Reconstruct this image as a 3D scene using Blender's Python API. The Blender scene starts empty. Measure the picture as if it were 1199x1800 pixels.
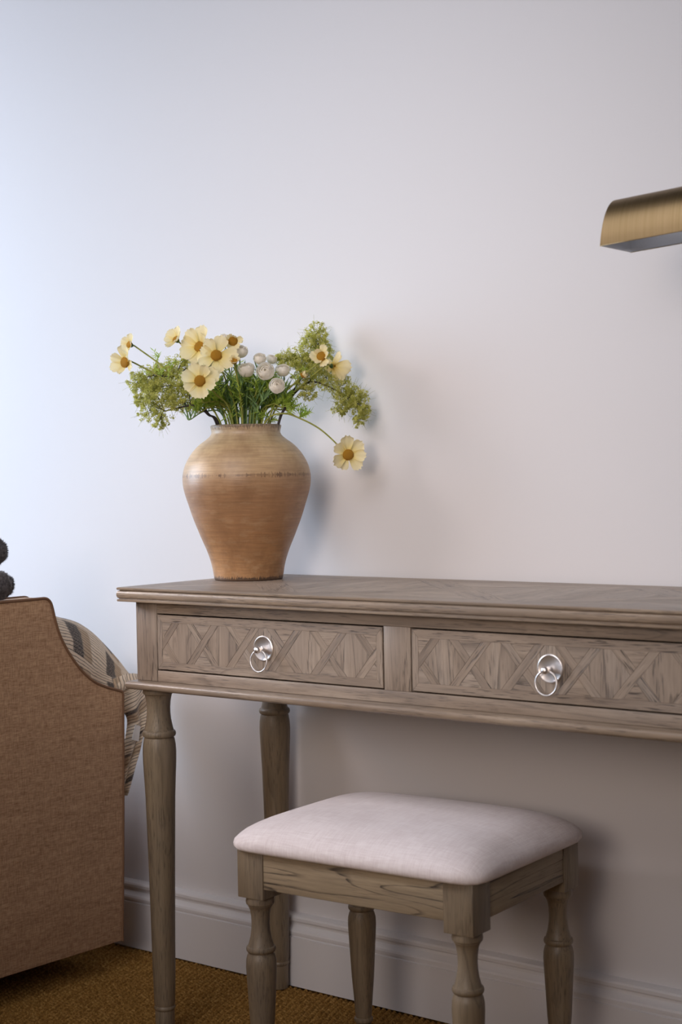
import bpy, bmesh, math, random
import numpy as np
from mathutils import Vector, Matrix, noise as mnoise
rnd = random.Random(7)
sc = bpy.context.scene
C = sc.collection
PI = math.pi

# ------------------------------------------------------------------ camera
cam_d = bpy.data.cameras.new('camera'); cam = bpy.data.objects.new('camera', cam_d); C.objects.link(cam)
cam_d.sensor_fit = 'HORIZONTAL'; cam_d.sensor_width = 36; cam_d.lens = 36 * 2788.65 / 1199
cam_d.clip_start = 0.05
Rv = Vector((0.78601789, 0.61792829, -0.01845296)).normalized()
Fv = Vector((-0.61820375, 0.78566853, -0.02343251)).normalized()
Uv = Rv.cross(Fv).normalized()
M = Matrix.Identity(4)
for i in range(3):
    M[i][0] = Rv[i]; M[i][1] = Uv[i]; M[i][2] = -Fv[i]
M[0][3], M[1][3], M[2][3] = 1.7561, -2.3047, 0.9662
cam.matrix_world = M
cam_d.dof.use_dof = True; cam_d.dof.focus_distance = 2.75; cam_d.dof.aperture_fstop = 9.0
sc.camera = cam

# ------------------------------------------------------------------ light
sc.view_settings.view_transform = 'Standard'; sc.view_settings.look = 'None'
sc.view_settings.gamma = 1.0; sc.view_settings.use_curve_mapping = False
sc.view_settings.exposure = 0.0
w = bpy.data.worlds.new('room_light'); sc.world = w; w.use_nodes = True
w.node_tree.nodes['Background'].inputs[0].default_value = (0.98, 0.93, 1.0, 1)
w.node_tree.nodes['Background'].inputs[1].default_value = 0.07

def area(name, loc, target, sx, sy, power, col):
    l = bpy.data.lights.new(name, 'AREA'); l.shape = 'RECTANGLE'; l.size = sx; l.size_y = sy
    l.energy = power; l.color = col
    o = bpy.data.objects.new(name, l); C.objects.link(o); o.location = loc
    o.rotation_euler = (Vector(target) - Vector(loc)).to_track_quat('-Z', 'Y').to_euler()
    return o
# tall window on the left, soft daylight; a second, smaller window further back; the other four are added fills
area('window_daylight', (-2.35, -0.85, 1.25), (-0.4, -0.25, 1.1), 1.6, 1.1, 46.0, (0.56, 0.755, 0.97)).data.spread = 2.6
area('upper_window_daylight', (-2.3, -1.25, 2.10), (0.0, 0.0, 0.9), 0.5, 0.55, 15.5, (1.0, 0.905, 0.93))
area('front_left_fill', (-1.9, -1.75, 1.65), (0.15, -0.20, 0.42), 0.4, 0.45, 1.1, (1.0, 0.90, 0.92)).data.spread = 0.75  # added narrow light, lifts the seat cushion and the wall under the table
area('ceiling_bounce_fill', (0.2, -1.5, 2.0), (0.1, 0.0, 0.9), 1.2, 1.0, 3.3, (0.96, 0.95, 1.0)).data.spread = 1.5  # added soft fill from above, stands in for ceiling bounce
area('front_fill', (1.3, -3.6, 1.7), (0.0, 0.0, 1.25), 1.6, 1.1, 4.0, (0.85, 0.86, 1.0)).data.spread = 1.4  # added cool fill from behind the camera, spread limited to dim the floor
area('warm_front_fill', (1.0, -3.6, 1.5), (0.1, 0.0, 1.05), 1.2, 0.9, 2.5, (1.0, 0.78, 0.58)).data.spread = 0.8  # added warm fill from the camera side, no fixture behind it

# ------------------------------------------------------------------ helpers
def wp(o):
    v = Vector((0, 0, 0)); q = o
    while q is not None:
        v += q.location; q = q.parent
    return v

def link(name, me, mat=None, parent=None):
    o = bpy.data.objects.new(name, me); C.objects.link(o)
    if mat and not me.materials: me.materials.append(mat)
    if parent: o.parent = parent
    return o

def mk(name, verts, faces, mat=None, parent=None, smooth=None, off=None):
    """mesh object from world coordinates; smooth = auto-smooth angle in degrees"""
    p = off if off is not None else (wp(parent) if parent else Vector((0, 0, 0)))
    me = bpy.data.meshes.new(name)
    me.from_pydata([(v[0]-p[0], v[1]-p[1], v[2]-p[2]) for v in verts], [], faces)
    me.update()
    if smooth is not None:
        me.shade_smooth()
        if smooth < 180: me.set_sharp_from_angle(angle=math.radians(smooth))
    return link(name, me, mat, parent)

def empty(name, loc, label=None, cat=None, group=None, rz=0):
    o = bpy.data.objects.new(name, None); C.objects.link(o); o.location = loc; o.rotation_euler[2] = rz
    o.empty_display_size = 0.05
    if label: tag(o, label, cat, group)
    return o

def tag(o, label=None, cat=None, group=None, kind=None):
    if label: o['label'] = label
    if cat: o['category'] = cat
    if group: o['group'] = group
    if kind: o['kind'] = kind
    return o

def box_bm(x0, x1, y0, y1, z0, z1, bev=0.0008, seg=2):
    bm = bmesh.new()
    vs = [bm.verts.new(p) for p in [(x0,y0,z0),(x1,y0,z0),(x1,y1,z0),(x0,y1,z0),(x0,y0,z1),(x1,y0,z1),(x1,y1,z1),(x0,y1,z1)]]
    for f in [(0,3,2,1),(4,5,6,7),(0,1,5,4),(1,2,6,5),(2,3,7,6),(3,0,4,7)]: bm.faces.new([vs[i] for i in f])
    if bev: bmesh.ops.bevel(bm, geom=bm.edges[:], offset=bev, segments=seg, affect='EDGES', profile=0.5)
    return bm

def box(name, x0, x1, y0, y1, z0, z1, mat, parent=None, bev=0.0008):
    bm = box_bm(x0, x1, y0, y1, z0, z1, bev)
    p = wp(parent) if parent else Vector((0, 0, 0))
    bm.transform(Matrix.Translation(-p))
    me = bpy.data.meshes.new(name); bm.to_mesh(me); bm.free()
    me.shade_smooth(); me.set_sharp_from_angle(angle=math.radians(50))
    return link(name, me, mat, parent)

def lathe_vf(prof, n=48, cx=0, cy=0, cap=True):
    vs, fs = [], []
    for (r, z) in prof:
        for i in range(n):
            a = 2*PI*i/n; vs.append((cx+r*math.cos(a), cy+r*math.sin(a), z))
    m = len(prof)
    for j in range(m-1):
        for i in range(n):
            k = (i+1) % n
            fs.append((j*n+i, j*n+k, (j+1)*n+k, (j+1)*n+i))
    if cap:
        fs.append(tuple(range(n-1, -1, -1))); fs.append(tuple((m-1)*n+i for i in range(n)))
    return vs, fs

def catmull(pts, sub=5):
    """smooth a polyline of tuples"""
    out = []
    P = [pts[0]] + list(pts) + [pts[-1]]
    for i in range(1, len(P)-2):
        p0, p1, p2, p3 = P[i-1], P[i], P[i+1], P[i+2]
        for k in range(sub):
            t = k/sub
            out.append(tuple(0.5*((2*b)+(-a+c)*t+(2*a-5*b+4*c-d)*t*t+(-a+3*b-3*c+d)*t**3) for a, b, c, d in zip(p0, p1, p2, p3)))
    out.append(tuple(pts[-1]))
    return out

def tube_vf(pts, rad, n=6, vs=None, fs=None):
    vs = [] if vs is None else vs; fs = [] if fs is None else fs
    P = [Vector(p) for p in pts]; b = len(vs); up = Vector((0.13, 0.31, 0.94))
    for i, p in enumerate(P):
        t = (P[min(i+1, len(P)-1)] - P[max(i-1, 0)]).normalized()
        s = t.cross(up)
        if s.length < 1e-3: s = t.cross(Vector((1, 0, 0)))
        s.normalize(); q = s.cross(t)
        r = rad(i/(len(P)-1)) if callable(rad) else rad
        for k in range(n):
            a = 2*PI*k/n; vs.append(tuple(p + s*(r*math.cos(a)) + q*(r*math.sin(a))))
    for i in range(len(P)-1):
        for k in range(n):
            l = (k+1) % n
            fs.append((b+i*n+k, b+i*n+l, b+(i+1)*n+l, b+(i+1)*n+k))
    fs.append(tuple(b+k for k in range(n-1, -1, -1))); fs.append(tuple(b+(len(P)-1)*n+k for k in range(n)))
    return vs, fs

# ------------------------------------------------------------------ materials
class NT:
    def __init__(s, name):
        s.m = bpy.data.materials.new(name); s.m.use_nodes = True; s.t = s.m.node_tree
        s.b = s.t.nodes['Principled BSDF']; s.x = 0
    def n(s, typ, **kw):
        q = s.t.nodes.new(typ)
        for k, v in kw.items():
            if k.startswith('_'): setattr(q, k[1:], v)
            else:
                key = int(k[1:]) if k[0] == 'i' and k[1:].isdigit() else k.replace('__', ' ')
                if hasattr(v, 'is_linked') or isinstance(v, bpy.types.NodeSocket): s.t.links.new(v, q.inputs[key])
                else: q.inputs[key].default_value = v
        return q
    def l(s, a, b): s.t.links.new(a, b)
    def math(s, op, a, b=0.0, c=0.0, clamp=False):
        q = s.n('ShaderNodeMath', _operation=op, _use_clamp=clamp)
        for i, v in enumerate((a, b, c)):
            if isinstance(v, bpy.types.NodeSocket): s.l(v, q.inputs[i])
            else: q.inputs[i].default_value = v
        return q.outputs[0]
    def mix(s, f, a, b, blend='MIX'):
        q = s.t.nodes.new('ShaderNodeMix'); q.data_type = 'RGBA'; q.blend_type = blend
        for i, v in ((0, f), (6, a), (7, b)):
            if isinstance(v, bpy.types.NodeSocket): s.l(v, q.inputs[i])
            elif i == 0: q.inputs[i].default_value = v
            else: q.inputs[i].default_value = (*v, 1) if len(v) == 3 else v
        return q.outputs[2]
    def ramp(s, f, stops):
        q = s.t.nodes.new('ShaderNodeValToRGB'); s.l(f, q.inputs[0]); e = q.color_ramp.elements
        while len(e) < len(stops): e.new(0.5)
        for el, (p, c) in zip(e, stops): el.position = p; el.color = (*c, 1) if len(c) == 3 else c
        return q.outputs[0]
    def noise(s, vec, scale, detail=3, rough=0.55, dist=0.0):
        q = s.n('ShaderNodeTexNoise', Scale=scale, Detail=detail, Roughness=rough, Distortion=dist); s.l(vec, q.inputs['Vector'])
        return q.outputs[0]
    def mapping(s, vec, loc=(0,0,0), rot=(0,0,0), scale=(1,1,1)):
        q = s.t.nodes.new('ShaderNodeMapping'); s.l(vec, q.inputs[0])
        if isinstance(loc, bpy.types.NodeSocket): s.l(loc, q.inputs[1])
        else: q.inputs[1].default_value = loc
        q.inputs[2].default_value = rot; q.inputs[3].default_value = scale
        return q.outputs[0]
    def bump(s, h, dist, strength=1.0, normal=None):
        q = s.n('ShaderNodeBump', Strength=strength, Distance=dist); s.l(h, q.inputs['Height'])
        if normal: s.l(normal, q.inputs['Normal'])
        return q.outputs[0]
    def set(s, **kw):
        for k, v in kw.items():
            key = k.replace('__', ' ')
            if isinstance(v, bpy.types.NodeSocket): s.l(v, s.b.inputs[key])
            else: s.b.inputs[key].default_value = v if not (isinstance(v, tuple) and len(v) == 3) else (*v, 1)
        return s.m

def wood(name, rot, cath=0.35, pore=0.75, tint=(1, 1, 1), rough=0.42, nring=7.0, long=1.6):
    t = NT(name)
    tc = t.n('ShaderNodeTexCoord'); oi = t.n('ShaderNodeObjectInfo')
    rv = t.math('MULTIPLY', oi.outputs['Random'], 7.3)
    cb = t.n('ShaderNodeCombineXYZ', X=rv, Y=t.math('MULTIPLY', oi.outputs['Random'], 3.1), Z=t.math('MULTIPLY', oi.outputs['Random'], 5.7)).outputs[0]
    p0 = t.mapping(tc.outputs['Object'], rot=rot)
    p = t.mapping(p0, loc=cb)
    broad = t.noise(t.mapping(p, scale=(2.5, 22, 22)), 1.0, 3, 0.5, 0.6)
    fine = t.noise(t.mapping(p, scale=(14, 210, 210)), 1.0, 4, 0.65)
    pores = t.noise(t.mapping(p, scale=(34, 560, 560)), 1.0, 2, 0.5)
    cath_n = t.noise(t.mapping(p, scale=(long, 13, 13)), 1.0, 2, 0.45, 0.4)
    rings = t.math('FRACT', t.math('MULTIPLY', t.math('ADD', cath_n, t.math('MULTIPLY', fine, 0.012)), nring))
    rl = t.ramp(rings, [(0.0, (0, 0, 0)), (0.84, (0, 0, 0)), (0.965, (1, 1, 1)), (1.0, (0, 0, 0))])
    patch = t.ramp(t.noise(t.mapping(p, scale=(5, 26, 26)), 1.0, 2), [(0.38, (0, 0, 0)), (0.54, (1, 1, 1))])
    base = t.ramp(broad, [(0.25, (0.150*tint[0], 0.104*tint[1], 0.070*tint[2])), (0.55, (0.225*tint[0], 0.162*tint[1], 0.112*tint[2])), (0.8, (0.285*tint[0], 0.215*tint[1], 0.155*tint[2]))])
    c1 = t.mix(t.ramp(fine, [(0.30, (1, 1, 1)), (0.60, (0, 0, 0))]), base, (0.105*tint[0], 0.077*tint[1], 0.055*tint[2]))
    c1 = t.mix(0.45, base, c1)
    pm = t.math('MULTIPLY', t.ramp(pores, [(0.35, (1, 1, 1)), (0.45, (0, 0, 0))]), patch)
    c2 = t.mix(t.math('MULTIPLY', pm, pore), c1, (0.035, 0.027, 0.024))
    ringm = t.math('MULTIPLY', t.math('MULTIPLY', rl, t.ramp(fine, [(0.42, (1, 1, 1)), (0.66, (0.35, 0.35, 0.35))])), cath)
    c3 = t.mix(ringm, c2, (0.035, 0.027, 0.023))
    grey = t.noise(t.mapping(p, scale=(3, 9, 9)), 1.0, 2)
    c4 = t.mix(t.math('MULTIPLY', t.ramp(grey, [(0.45, (0, 0, 0)), (0.75, (1, 1, 1))]), 0.3), c3, (0.17, 0.155, 0.15))
    hgt = t.math('SUBTRACT', t.math('MULTIPLY', fine, 0.4), t.math('ADD', t.math('MULTIPLY', pm, 0.7), t.math('MULTIPLY', ringm, 0.7)))
    return t.set(Base__Color=c4, Roughness=rough, Normal=t.bump(hgt, 0.0004, 0.5), Specular__IOR__Level=0.45)

R90 = PI/2
WX = wood('weathered_wood_grain_across', (0, 0, 0), 0.35, 0.45, (1.74, 1.90, 2.12))
WZ = wood('weathered_wood_grain_upright', (0, R90, 0), 0.25, 0.7, (1.74, 1.90, 2.12))
WY = wood('weathered_wood_grain_deep', (0, 0, R90), 0.25, 0.7, (1.74, 1.90, 2.12))
VZ = wood('veneer_upright', (0, R90, 0), 0.6, 0.7, (1.74, 1.90, 2.12))
VX = wood('veneer_across', (0, 0, 0), 0.4, 0.75, (1.74, 1.90, 2.12))
VS = wood('veneer_slanted', (0, math.radians(49), 0), 0.3, 0.6, (1.74, 1.90, 2.12))
VB = wood('veneer_backslanted', (0, math.radians(-49), 0), 0.45, 0.9, (1.74, 1.90, 2.12))
TS = wood('top_veneer_slanted', (0, 0, math.radians(-45)), 0.45, 0.8, (1.74, 1.90, 2.12))
TB = wood('top_veneer_backslanted', (0, 0, math.radians(45)), 0.45, 0.8, (1.74, 1.90, 2.12))
MX = wood('moulding_wood_across', (0, 0, 0), 0.12, 0.5, (1.6, 1.68, 1.75), 0.30)
SX = wood('stool_wood_across', (0, 0, 0), 1.0, 0.30, (1.75, 1.9, 1.8), 0.5, 12.0, 1.3)
SY = wood('stool_wood_deep', (0, 0, R90), 1.0, 0.30, (1.75, 1.9, 1.8), 0.5, 14.0, 0.5)
LZ = wood('turned_leg_wood', (0, R90, 0), 0.3, 0.45, (1.2, 1.28, 1.2), 0.42)

def plain(name, col, rough=0.5, metal=0.0, **kw):
    t = NT(name); return t.set(Base__Color=col, Roughness=rough, Metallic=metal, **kw)

def mat_wall():
    t = NT('painted_wall'); tc = t.n('ShaderNodeTexCoord')
    h = t.noise(tc.outputs['Object'], 260, 3, 0.6)
    return t.set(Base__Color=(0.70, 0.68, 0.685), Roughness=0.62, Normal=t.bump(h, 0.0004, 0.15), Specular__IOR__Level=0.3)
WALL = mat_wall()
TRIM = plain('baseboard_paint', (0.75, 0.735, 0.74), 0.38)

def mat_carpet():
    t = NT('woven_carpet'); tc = t.n('ShaderNodeTexCoord'); v = tc.outputs['Object']
    a = t.noise(t.mapping(v, rot=(0, 0, -0.342), scale=(260, 150, 200)), 1.0, 2, 0.6)
    b = t.noise(v, 9, 3, 0.6)
    c = t.ramp(a, [(0.3, (0.14, 0.068, 0.014)), (0.5, (0.28, 0.145, 0.036)), (0.72, (0.48, 0.28, 0.09))])
    c = t.mix(t.math('MULTIPLY', b, 0.35), c, (0.15, 0.08, 0.02))
    return t.set(Base__Color=c, Roughness=0.95, Normal=t.bump(a, 0.0012, 0.4), Specular__IOR__Level=0.1)
CARPET = mat_carpet()

def mat_vase():
    t = NT('brushed_clay'); tc = t.n('ShaderNodeTexCoord'); v = tc.outputs['Object']
    sep = t.n('ShaderNodeSeparateXYZ'); t.l(v, sep.inputs[0]); z = sep.outputs['Z']
    ang = t.math('ARCTAN2', sep.outputs['Y'], sep.outputs['X'])
    cyl = t.n('ShaderNodeCombineXYZ', X=t.math('COSINE', ang), Y=t.math('SINE', ang), Z=z).outputs[0]
    streak = t.noise(t.mapping(cyl, scale=(1.6, 1.6, 330)), 1.0, 4, 0.6)
    streak2 = t.noise(t.mapping(cyl, scale=(2.2, 2.2, 60)), 1.0, 4, 0.6)
    blot = t.noise(t.mapping(cyl, scale=(1.5, 1.5, 14)), 1.0, 4, 0.65)
    vert = t.noise(t.mapping(cyl, scale=(42, 42, 6)), 1.0, 3, 0.7)
    vert2 = t.noise(t.mapping(cyl, scale=(13, 13, 5)), 1.0, 3, 0.6)
    lower = t.ramp(t.math('MULTIPLY', t.math('ADD', z, t.math('MULTIPLY', t.math('SUBTRACT', vert, 0.5), 0.010)), 3.5), [(0.0, (0.55, 0.30, 0.13)), (0.30, (0.40, 0.205, 0.09)), (0.56, (0.40, 0.22, 0.11)), (0.657, (0.48, 0.30, 0.16)), (0.668, (0.55, 0.365, 0.20)), (0.85, (0.60, 0.43, 0.24)), (0.95, (0.55, 0.42, 0.27))])
    c = t.mix(t.math('MULTIPLY', t.ramp(streak, [(0.3, (1, 1, 1)), (0.62, (0, 0, 0))]), 0.38), lower, (0.17, 0.095, 0.05))
    c = t.mix(t.math('MULTIPLY', t.ramp(blot, [(0.42, (0, 0, 0)), (0.72, (1, 1, 1))]), 0.6), c, (0.20, 0.10, 0.045))
    c = t.mix(t.math('MULTIPLY', t.ramp(streak2, [(0.52, (0, 0, 0)), (0.8, (1, 1, 1))]), 0.5), c, (0.55, 0.38, 0.22))
    # broken brown line round the shoulder
    zz = t.math('ABSOLUTE', t.math('SUBTRACT', z, 0.1885))
    band = t.math('MULTIPLY', t.math('LESS_THAN', zz, t.math('MULTIPLY', t.math('SUBTRACT', vert, 0.40), 0.022)), t.ramp(vert2, [(0.38, (0.1, 0.1, 0.1)), (0.60, (0.8, 0.8, 0.8))]))
    c = t.mix(band, c, (0.12, 0.065, 0.04))
    # charred streaks at foot and rim
    foot = t.math('LESS_THAN', z, t.math('ADD', 0.001, t.math('MULTIPLY', t.math('SUBTRACT', vert, 0.30), 0.026)))
    c = t.mix(t.math('MULTIPLY', foot, 0.85), c, (0.05, 0.035, 0.03))
    rim = t.math('GREATER_THAN', z, t.math('SUBTRACT', 0.2745, t.math('MULTIPLY', t.math('SUBTRACT', t.noise(t.mapping(cyl, scale=(30, 30, 8)), 1.0, 3, 0.7), 0.47), 0.03)))
    rim = t.math('MULTIPLY', rim, t.ramp(vert, [(0.4, (1, 1, 1)), (0.7, (0.2, 0.2, 0.2))]))
    c = t.mix(t.math('MULTIPLY', rim, 0.8), c, (0.07, 0.05, 0.04))
    h = t.math('ADD', streak, t.math('MULTIPLY', streak2, 0.5))
    return t.set(Base__Color=c, Roughness=0.40, Normal=t.bump(h, 0.0006, 0.55), Specular__IOR__Level=0.5)

def fabric(name, c0, c1, sx, sy, rough=0.9, plane='YZ', bumpd=0.0006, slub=0.5):
    t = NT(name); tc = t.n('ShaderNodeTexCoord'); v = tc.outputs['Object']
    if plane == 'YZ': a, b = (8, 60, 520), (8, 520, 60)
    else: a, b = (34, 800, 60), (800, 34, 60)
    n1 = t.noise(t.mapping(v, scale=a), 1.0, 2, 0.6); n2 = t.noise(t.mapping(v, scale=b), 1.0, 2, 0.6)
    if plane == 'YZ': n3 = t.noise(t.mapping(v, scale=(3, 14, 150)), 1.0, 3, 0.6)
    else: n3 = t.noise(t.mapping(v, scale=(20, 20, 20)), 1.0, 3, 0.6)
    wv = t.math('ADD', t.math('MULTIPLY', n1, 0.5), t.math('MULTIPLY', n2, 0.5))
    wv = t.math('ADD', wv, t.math('MULTIPLY', t.math('SUBTRACT', n3, 0.5), slub))
    c = t.ramp(wv, [(0.34, c0), (0.64, c1)])
    return t.set(Base__Color=c, Roughness=rough, Normal=t.bump(wv, bumpd, 0.6), Specular__IOR__Level=0.15, Sheen__Weight=0.15)
LINEN = fabric('tan_linen', (0.30, 0.165, 0.088), (0.58, 0.375, 0.225), 30, 1, slub=0.28)
CREAM = fabric('cream_fabric', (0.80, 0.71, 0.71), (0.98, 0.91, 0.91), 10, 1, plane='XY', slub=0.25)
PIPE = plain('brown_piping', (0.20, 0.105, 0.055), 0.8)
DARKGAP = plain('dark_underside', (0.03, 0.025, 0.02), 0.9)
NICKEL = plain('brushed_nickel', (0.86, 0.82, 0.80), 0.38, 1.0)
LININGM = plain('white_enamel', (0.93, 0.96, 1.0), 0.25, 0.75)

def mat_brass():
    t = NT('brushed_brass'); tc = t.n('ShaderNodeTexCoord')
    s = t.noise(t.mapping(tc.outputs['Object'], scale=(420, 6, 6)), 1.0, 3)
    c = t.ramp(s, [(0.3, (0.27, 0.19, 0.095)), (0.7, (0.32, 0.225, 0.12))])
    return t.set(Base__Color=c, Metallic=1.0, Roughness=0.36, Anisotropic=0.5, Normal=t.bump(s, 0.0002, 0.2))
BRASS = mat_brass()

# ------------------------------------------------------------------ structure
wl = box('wall_back', -3.0, 3.2, 0.0, 0.12, -0.05, 2.75, WALL, bev=0); tag(wl, kind='structure')
ws = box('wall_left', -2.56, -2.44, -4.0, -0.0005, -0.05, 2.75, WALL, bev=0); tag(ws, kind='structure')
fl = box('floor', -3.0, 3.2, -4.0, 0.12, -0.06, -0.0072, CARPET, bev=0); tag(fl, kind='structure')
def baseboard():
    prof = [(0.0, 0.0), (0.0265, 0.0), (0.0265, 0.0935), (0.0235, 0.0945), (0.0235, 0.0985), (0.0262, 0.0990), (0.0262, 0.1035),
            (0.0245, 0.107), (0.0185, 0.1105), (0.0150, 0.1145), (0.0140, 0.1195), (0.0150, 0.1205), (0.0185, 0.1210), (0.0200, 0.1235), (0.0200, 0.1285), (0.0180, 0.1315), (0.0120, 0.1335), (0.0, 0.1340)]
    vs = [(x, -o, z) for x in (-3.0, 3.2) for o, z in prof]; m = len(prof)
    fs = [(i, i+1, m+i+1, m+i) for i in range(m-1)] + [tuple(range(m-1, -1, -1)), tuple(range(m, 2*m))]
    o = mk('baseboard_back', vs, fs, TRIM, smooth=25); tag(o, kind='structure')
baseboard()

def carpet():
    xs = np.concatenate([np.linspace(-1.6, -0.72, 12)[:-1], np.arange(-0.72, 0.24, 0.0015), np.linspace(0.24, 1.6, 14)[1:]])
    ys = np.concatenate([np.linspace(-1.6, -0.60, 12)[:-1], np.arange(-0.60, -0.0262, 0.0019), [-0.0262]])
    X, Y = np.meshgrid(xs, ys); rs = np.random.RandomState(3)
    XR = X*0.942+Y*0.335; YR = Y*0.942-X*0.335
    row = np.floor(XR/0.0115).astype(int); ph = rs.rand(4000)*6.28
    wob = 0.0012*np.sin(YR*45+XR*21)
    a = np.abs(np.sin(PI*(XR+wob)/0.0115))**0.8
    b = 0.80+0.20*np.sin(2*PI*YR/0.0098+ph[row % 4000])
    Z = -0.0062+0.0062*a*b + rs.uniform(-0.0006, 0.0006, X.shape)
    Z[(X < -0.72) | (X > 0.24) | (Y < -0.6)] = -0.001
    ny, nx = X.shape
    co = np.stack([X, Y, Z], -1).reshape(-1, 3).astype(np.float32)
    i = np.arange(nx*ny).reshape(ny, nx)
    q = np.stack([i[:-1, :-1], i[:-1, 1:], i[1:, 1:], i[1:, :-1]], -1).reshape(-1)
    me = bpy.data.meshes.new('carpet'); me.vertices.add(nx*ny); me.vertices.foreach_set('co', co.ravel())
    nf = len(q)//4; me.loops.add(len(q)); me.loops.foreach_set('vertex_index', q.astype(np.int32))
    me.polygons.add(nf); me.polygons.foreach_set('loop_start', (np.arange(nf)*4).astype(np.int32))
    me.update(); me.validate(); me.shade_smooth()
    o = link('carpet', me, CARPET)
    tag(o, 'ochre brown ribbed loop pile carpet covering the floor', 'carpet', kind='stuff')
carpet()

# ------------------------------------------------------------------ console table
TX0, TX1, TY0, TY1, H = -0.2335, 0.9205, -0.4046, -0.0095, 0.78
FX0, FX1, FY0, FY1 = -0.2145, 0.9015, -0.3777, -0.0275
table = empty('console_table', (0.34, -0.2, 0), 'long weathered grey-brown wooden console table with two parquetry drawers and turned legs against the wall', 'table')

def ring_loft(name, rect, prof, mat, parent, cap_top=True, cap_bot=True, smooth=40):
    x0, x1, y0, y1 = rect; vs, fs = [], []
    for o, z in prof: vs += [(x0-o, y0-o, z), (x1+o, y0-o, z), (x1+o, y1+min(o, 0), z), (x0-o, y1+min(o, 0), z)]
    for j in range(len(prof)-1):
        for i in range(4):
            k = (i+1) % 4; fs.append((j*4+i, j*4+k, (j+1)*4+k, (j+1)*4+i))
    m = len(prof)-1
    if cap_bot: fs.append((3, 2, 1, 0))
    if cap_top: fs.append((m*4, m*4+1, m*4+2, m*4+3))
    return mk(name, vs, fs, mat, parent, smooth)
tp = [(-0.004, .7555), (-0.0010, .7558), (-0.0002, .7572), (-0.0006, .7595), (-0.0030, .7602), (-0.0032, .7610)]
for k in range(9):
    a = -R90+PI*k/8; tp.append((-0.0030+0.0034*math.cos(a), .7677+0.0066*math.sin(a)))
tp += [(-0.0040, .7745), (-0.0040, .7753), (-0.0008, .7757), (0, .7768), (0, .7788), (-0.0009, .7796)]
top = ring_loft('tabletop', (TX0, TX1, TY0, TY1), tp, MX, table)

# polygon clipping for the inlaid patterns
def clip(poly, a, b, c):
    """keep a*x + b*y <= c"""
    out = []
    for i in range(len(poly)):
        p, q = poly[i], poly[(i+1) % len(poly)]
        dp, dq = a*p[0]+b*p[1]-c, a*q[0]+b*q[1]-c
        if dp <= 0: out.append(p)
        if (dp < 0 < dq) or (dq < 0 < dp):
            t = dp/(dp-dq); out.append((p[0]+t*(q[0]-p[0]), p[1]+t*(q[1]-p[1])))
    return out
def parea(p): return 0.5*sum(p[i][0]*p[(i+1) % len(p)][1]-p[(i+1) % len(p)][0]*p[i][1] for i in range(len(p)))
def lattice(x0, x1, z0, z1, xc, p, w, s, gap):
    """pieces (polygon, kind) of a crossing-band inlay inside a rectangle"""
    zc = (z0+z1)/2; R = [(x0, z0), (x1, z0), (x1, z1), (x0, z1)]; out = []; g = gap/2*math.hypot(1, s)
    def cell(u0, u1, v0, v1, kind):
        # u = (x-xc) - s z', v = (x-xc) + s z'
        P = R
        for (sg, lo, hi) in ((-s, u0, u1), (s, v0, v1)):
            P = clip(P, 1, sg, hi-g+xc+sg*zc) if P else P
            P = clip(P, -1, -sg, -(lo+g+xc+sg*zc)) if P else P
        if len(P) > 2 and abs(parea(P)) > 1.2e-5: out.append((P, kind))
    n = int((x1-x0)/p)+3
    for i in range(-n, n+1):
        cell(i*p-w/2, i*p+w/2, -9, 9, 's')
        cell(-9, i*p-w/2, i*p-w/2, i*p+w/2, 'b') if False else None
        for k in range(-n, n+1):
            # backslanted band i between slanted bands k and k+1
            cell(k*p+w/2, (k+1)*p-w/2, i*p-w/2, i*p+w/2, 'b')
            cell(k*p+w/2, (k+1)*p-w/2, i*p+w/2, (i+1)*p-w/2, 'd' if k == i else 't')
    return out
def inset(P, d):
    a = parea(P)
    if a < 0: P = P[::-1]
    Q = P
    for i in range(len(P)):
        p, q = P[i], P[(i+1) % len(P)]
        ex, ey = q[0]-p[0], q[1]-p[1]; L = math.hypot(ex, ey)
        if L < 1e-7: continue
        nx, ny = ey/L, -ex/L
        Q = clip(Q, nx, ny, nx*p[0]+ny*p[1]-d)
        if len(Q) < 3: return []
    return Q
def veneer(P, axis, base, thick, mat, parent, d=0.0):
    """axis 'y': polygon in xz, face at y=base looking to -y; axis 'z': polygon in xy, top at z=base"""
    P = inset(P, 0.00008)
    if len(P) < 3: return
    C2 = inset(P, 0.00025)
    if len(C2) != len(P): C2 = P
    n = len(P); cx = sum(p[0] for p in P)/n; cy = sum(p[1] for p in P)/n
    def m(p, q): return (p[0], base+q, p[1]) if axis == 'y' else (p[0], p[1], base-q)
    vs = [m(p, thick) for p in P]+[m(p, 0.00022) for p in P]+[m(p, 0) for p in C2]
    fs = []
    for j in (0, 1):
        for i in range(n):
            k = (i+1) % n; f = (j*n+i, j*n+k, (j+1)*n+k, (j+1)*n+i)
            fs.append(f if axis == 'y' else f)
    fs.append(tuple(range(2*n, 3*n)))
    return mk('veneer_piece', vs, fs, mat, parent)

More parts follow.
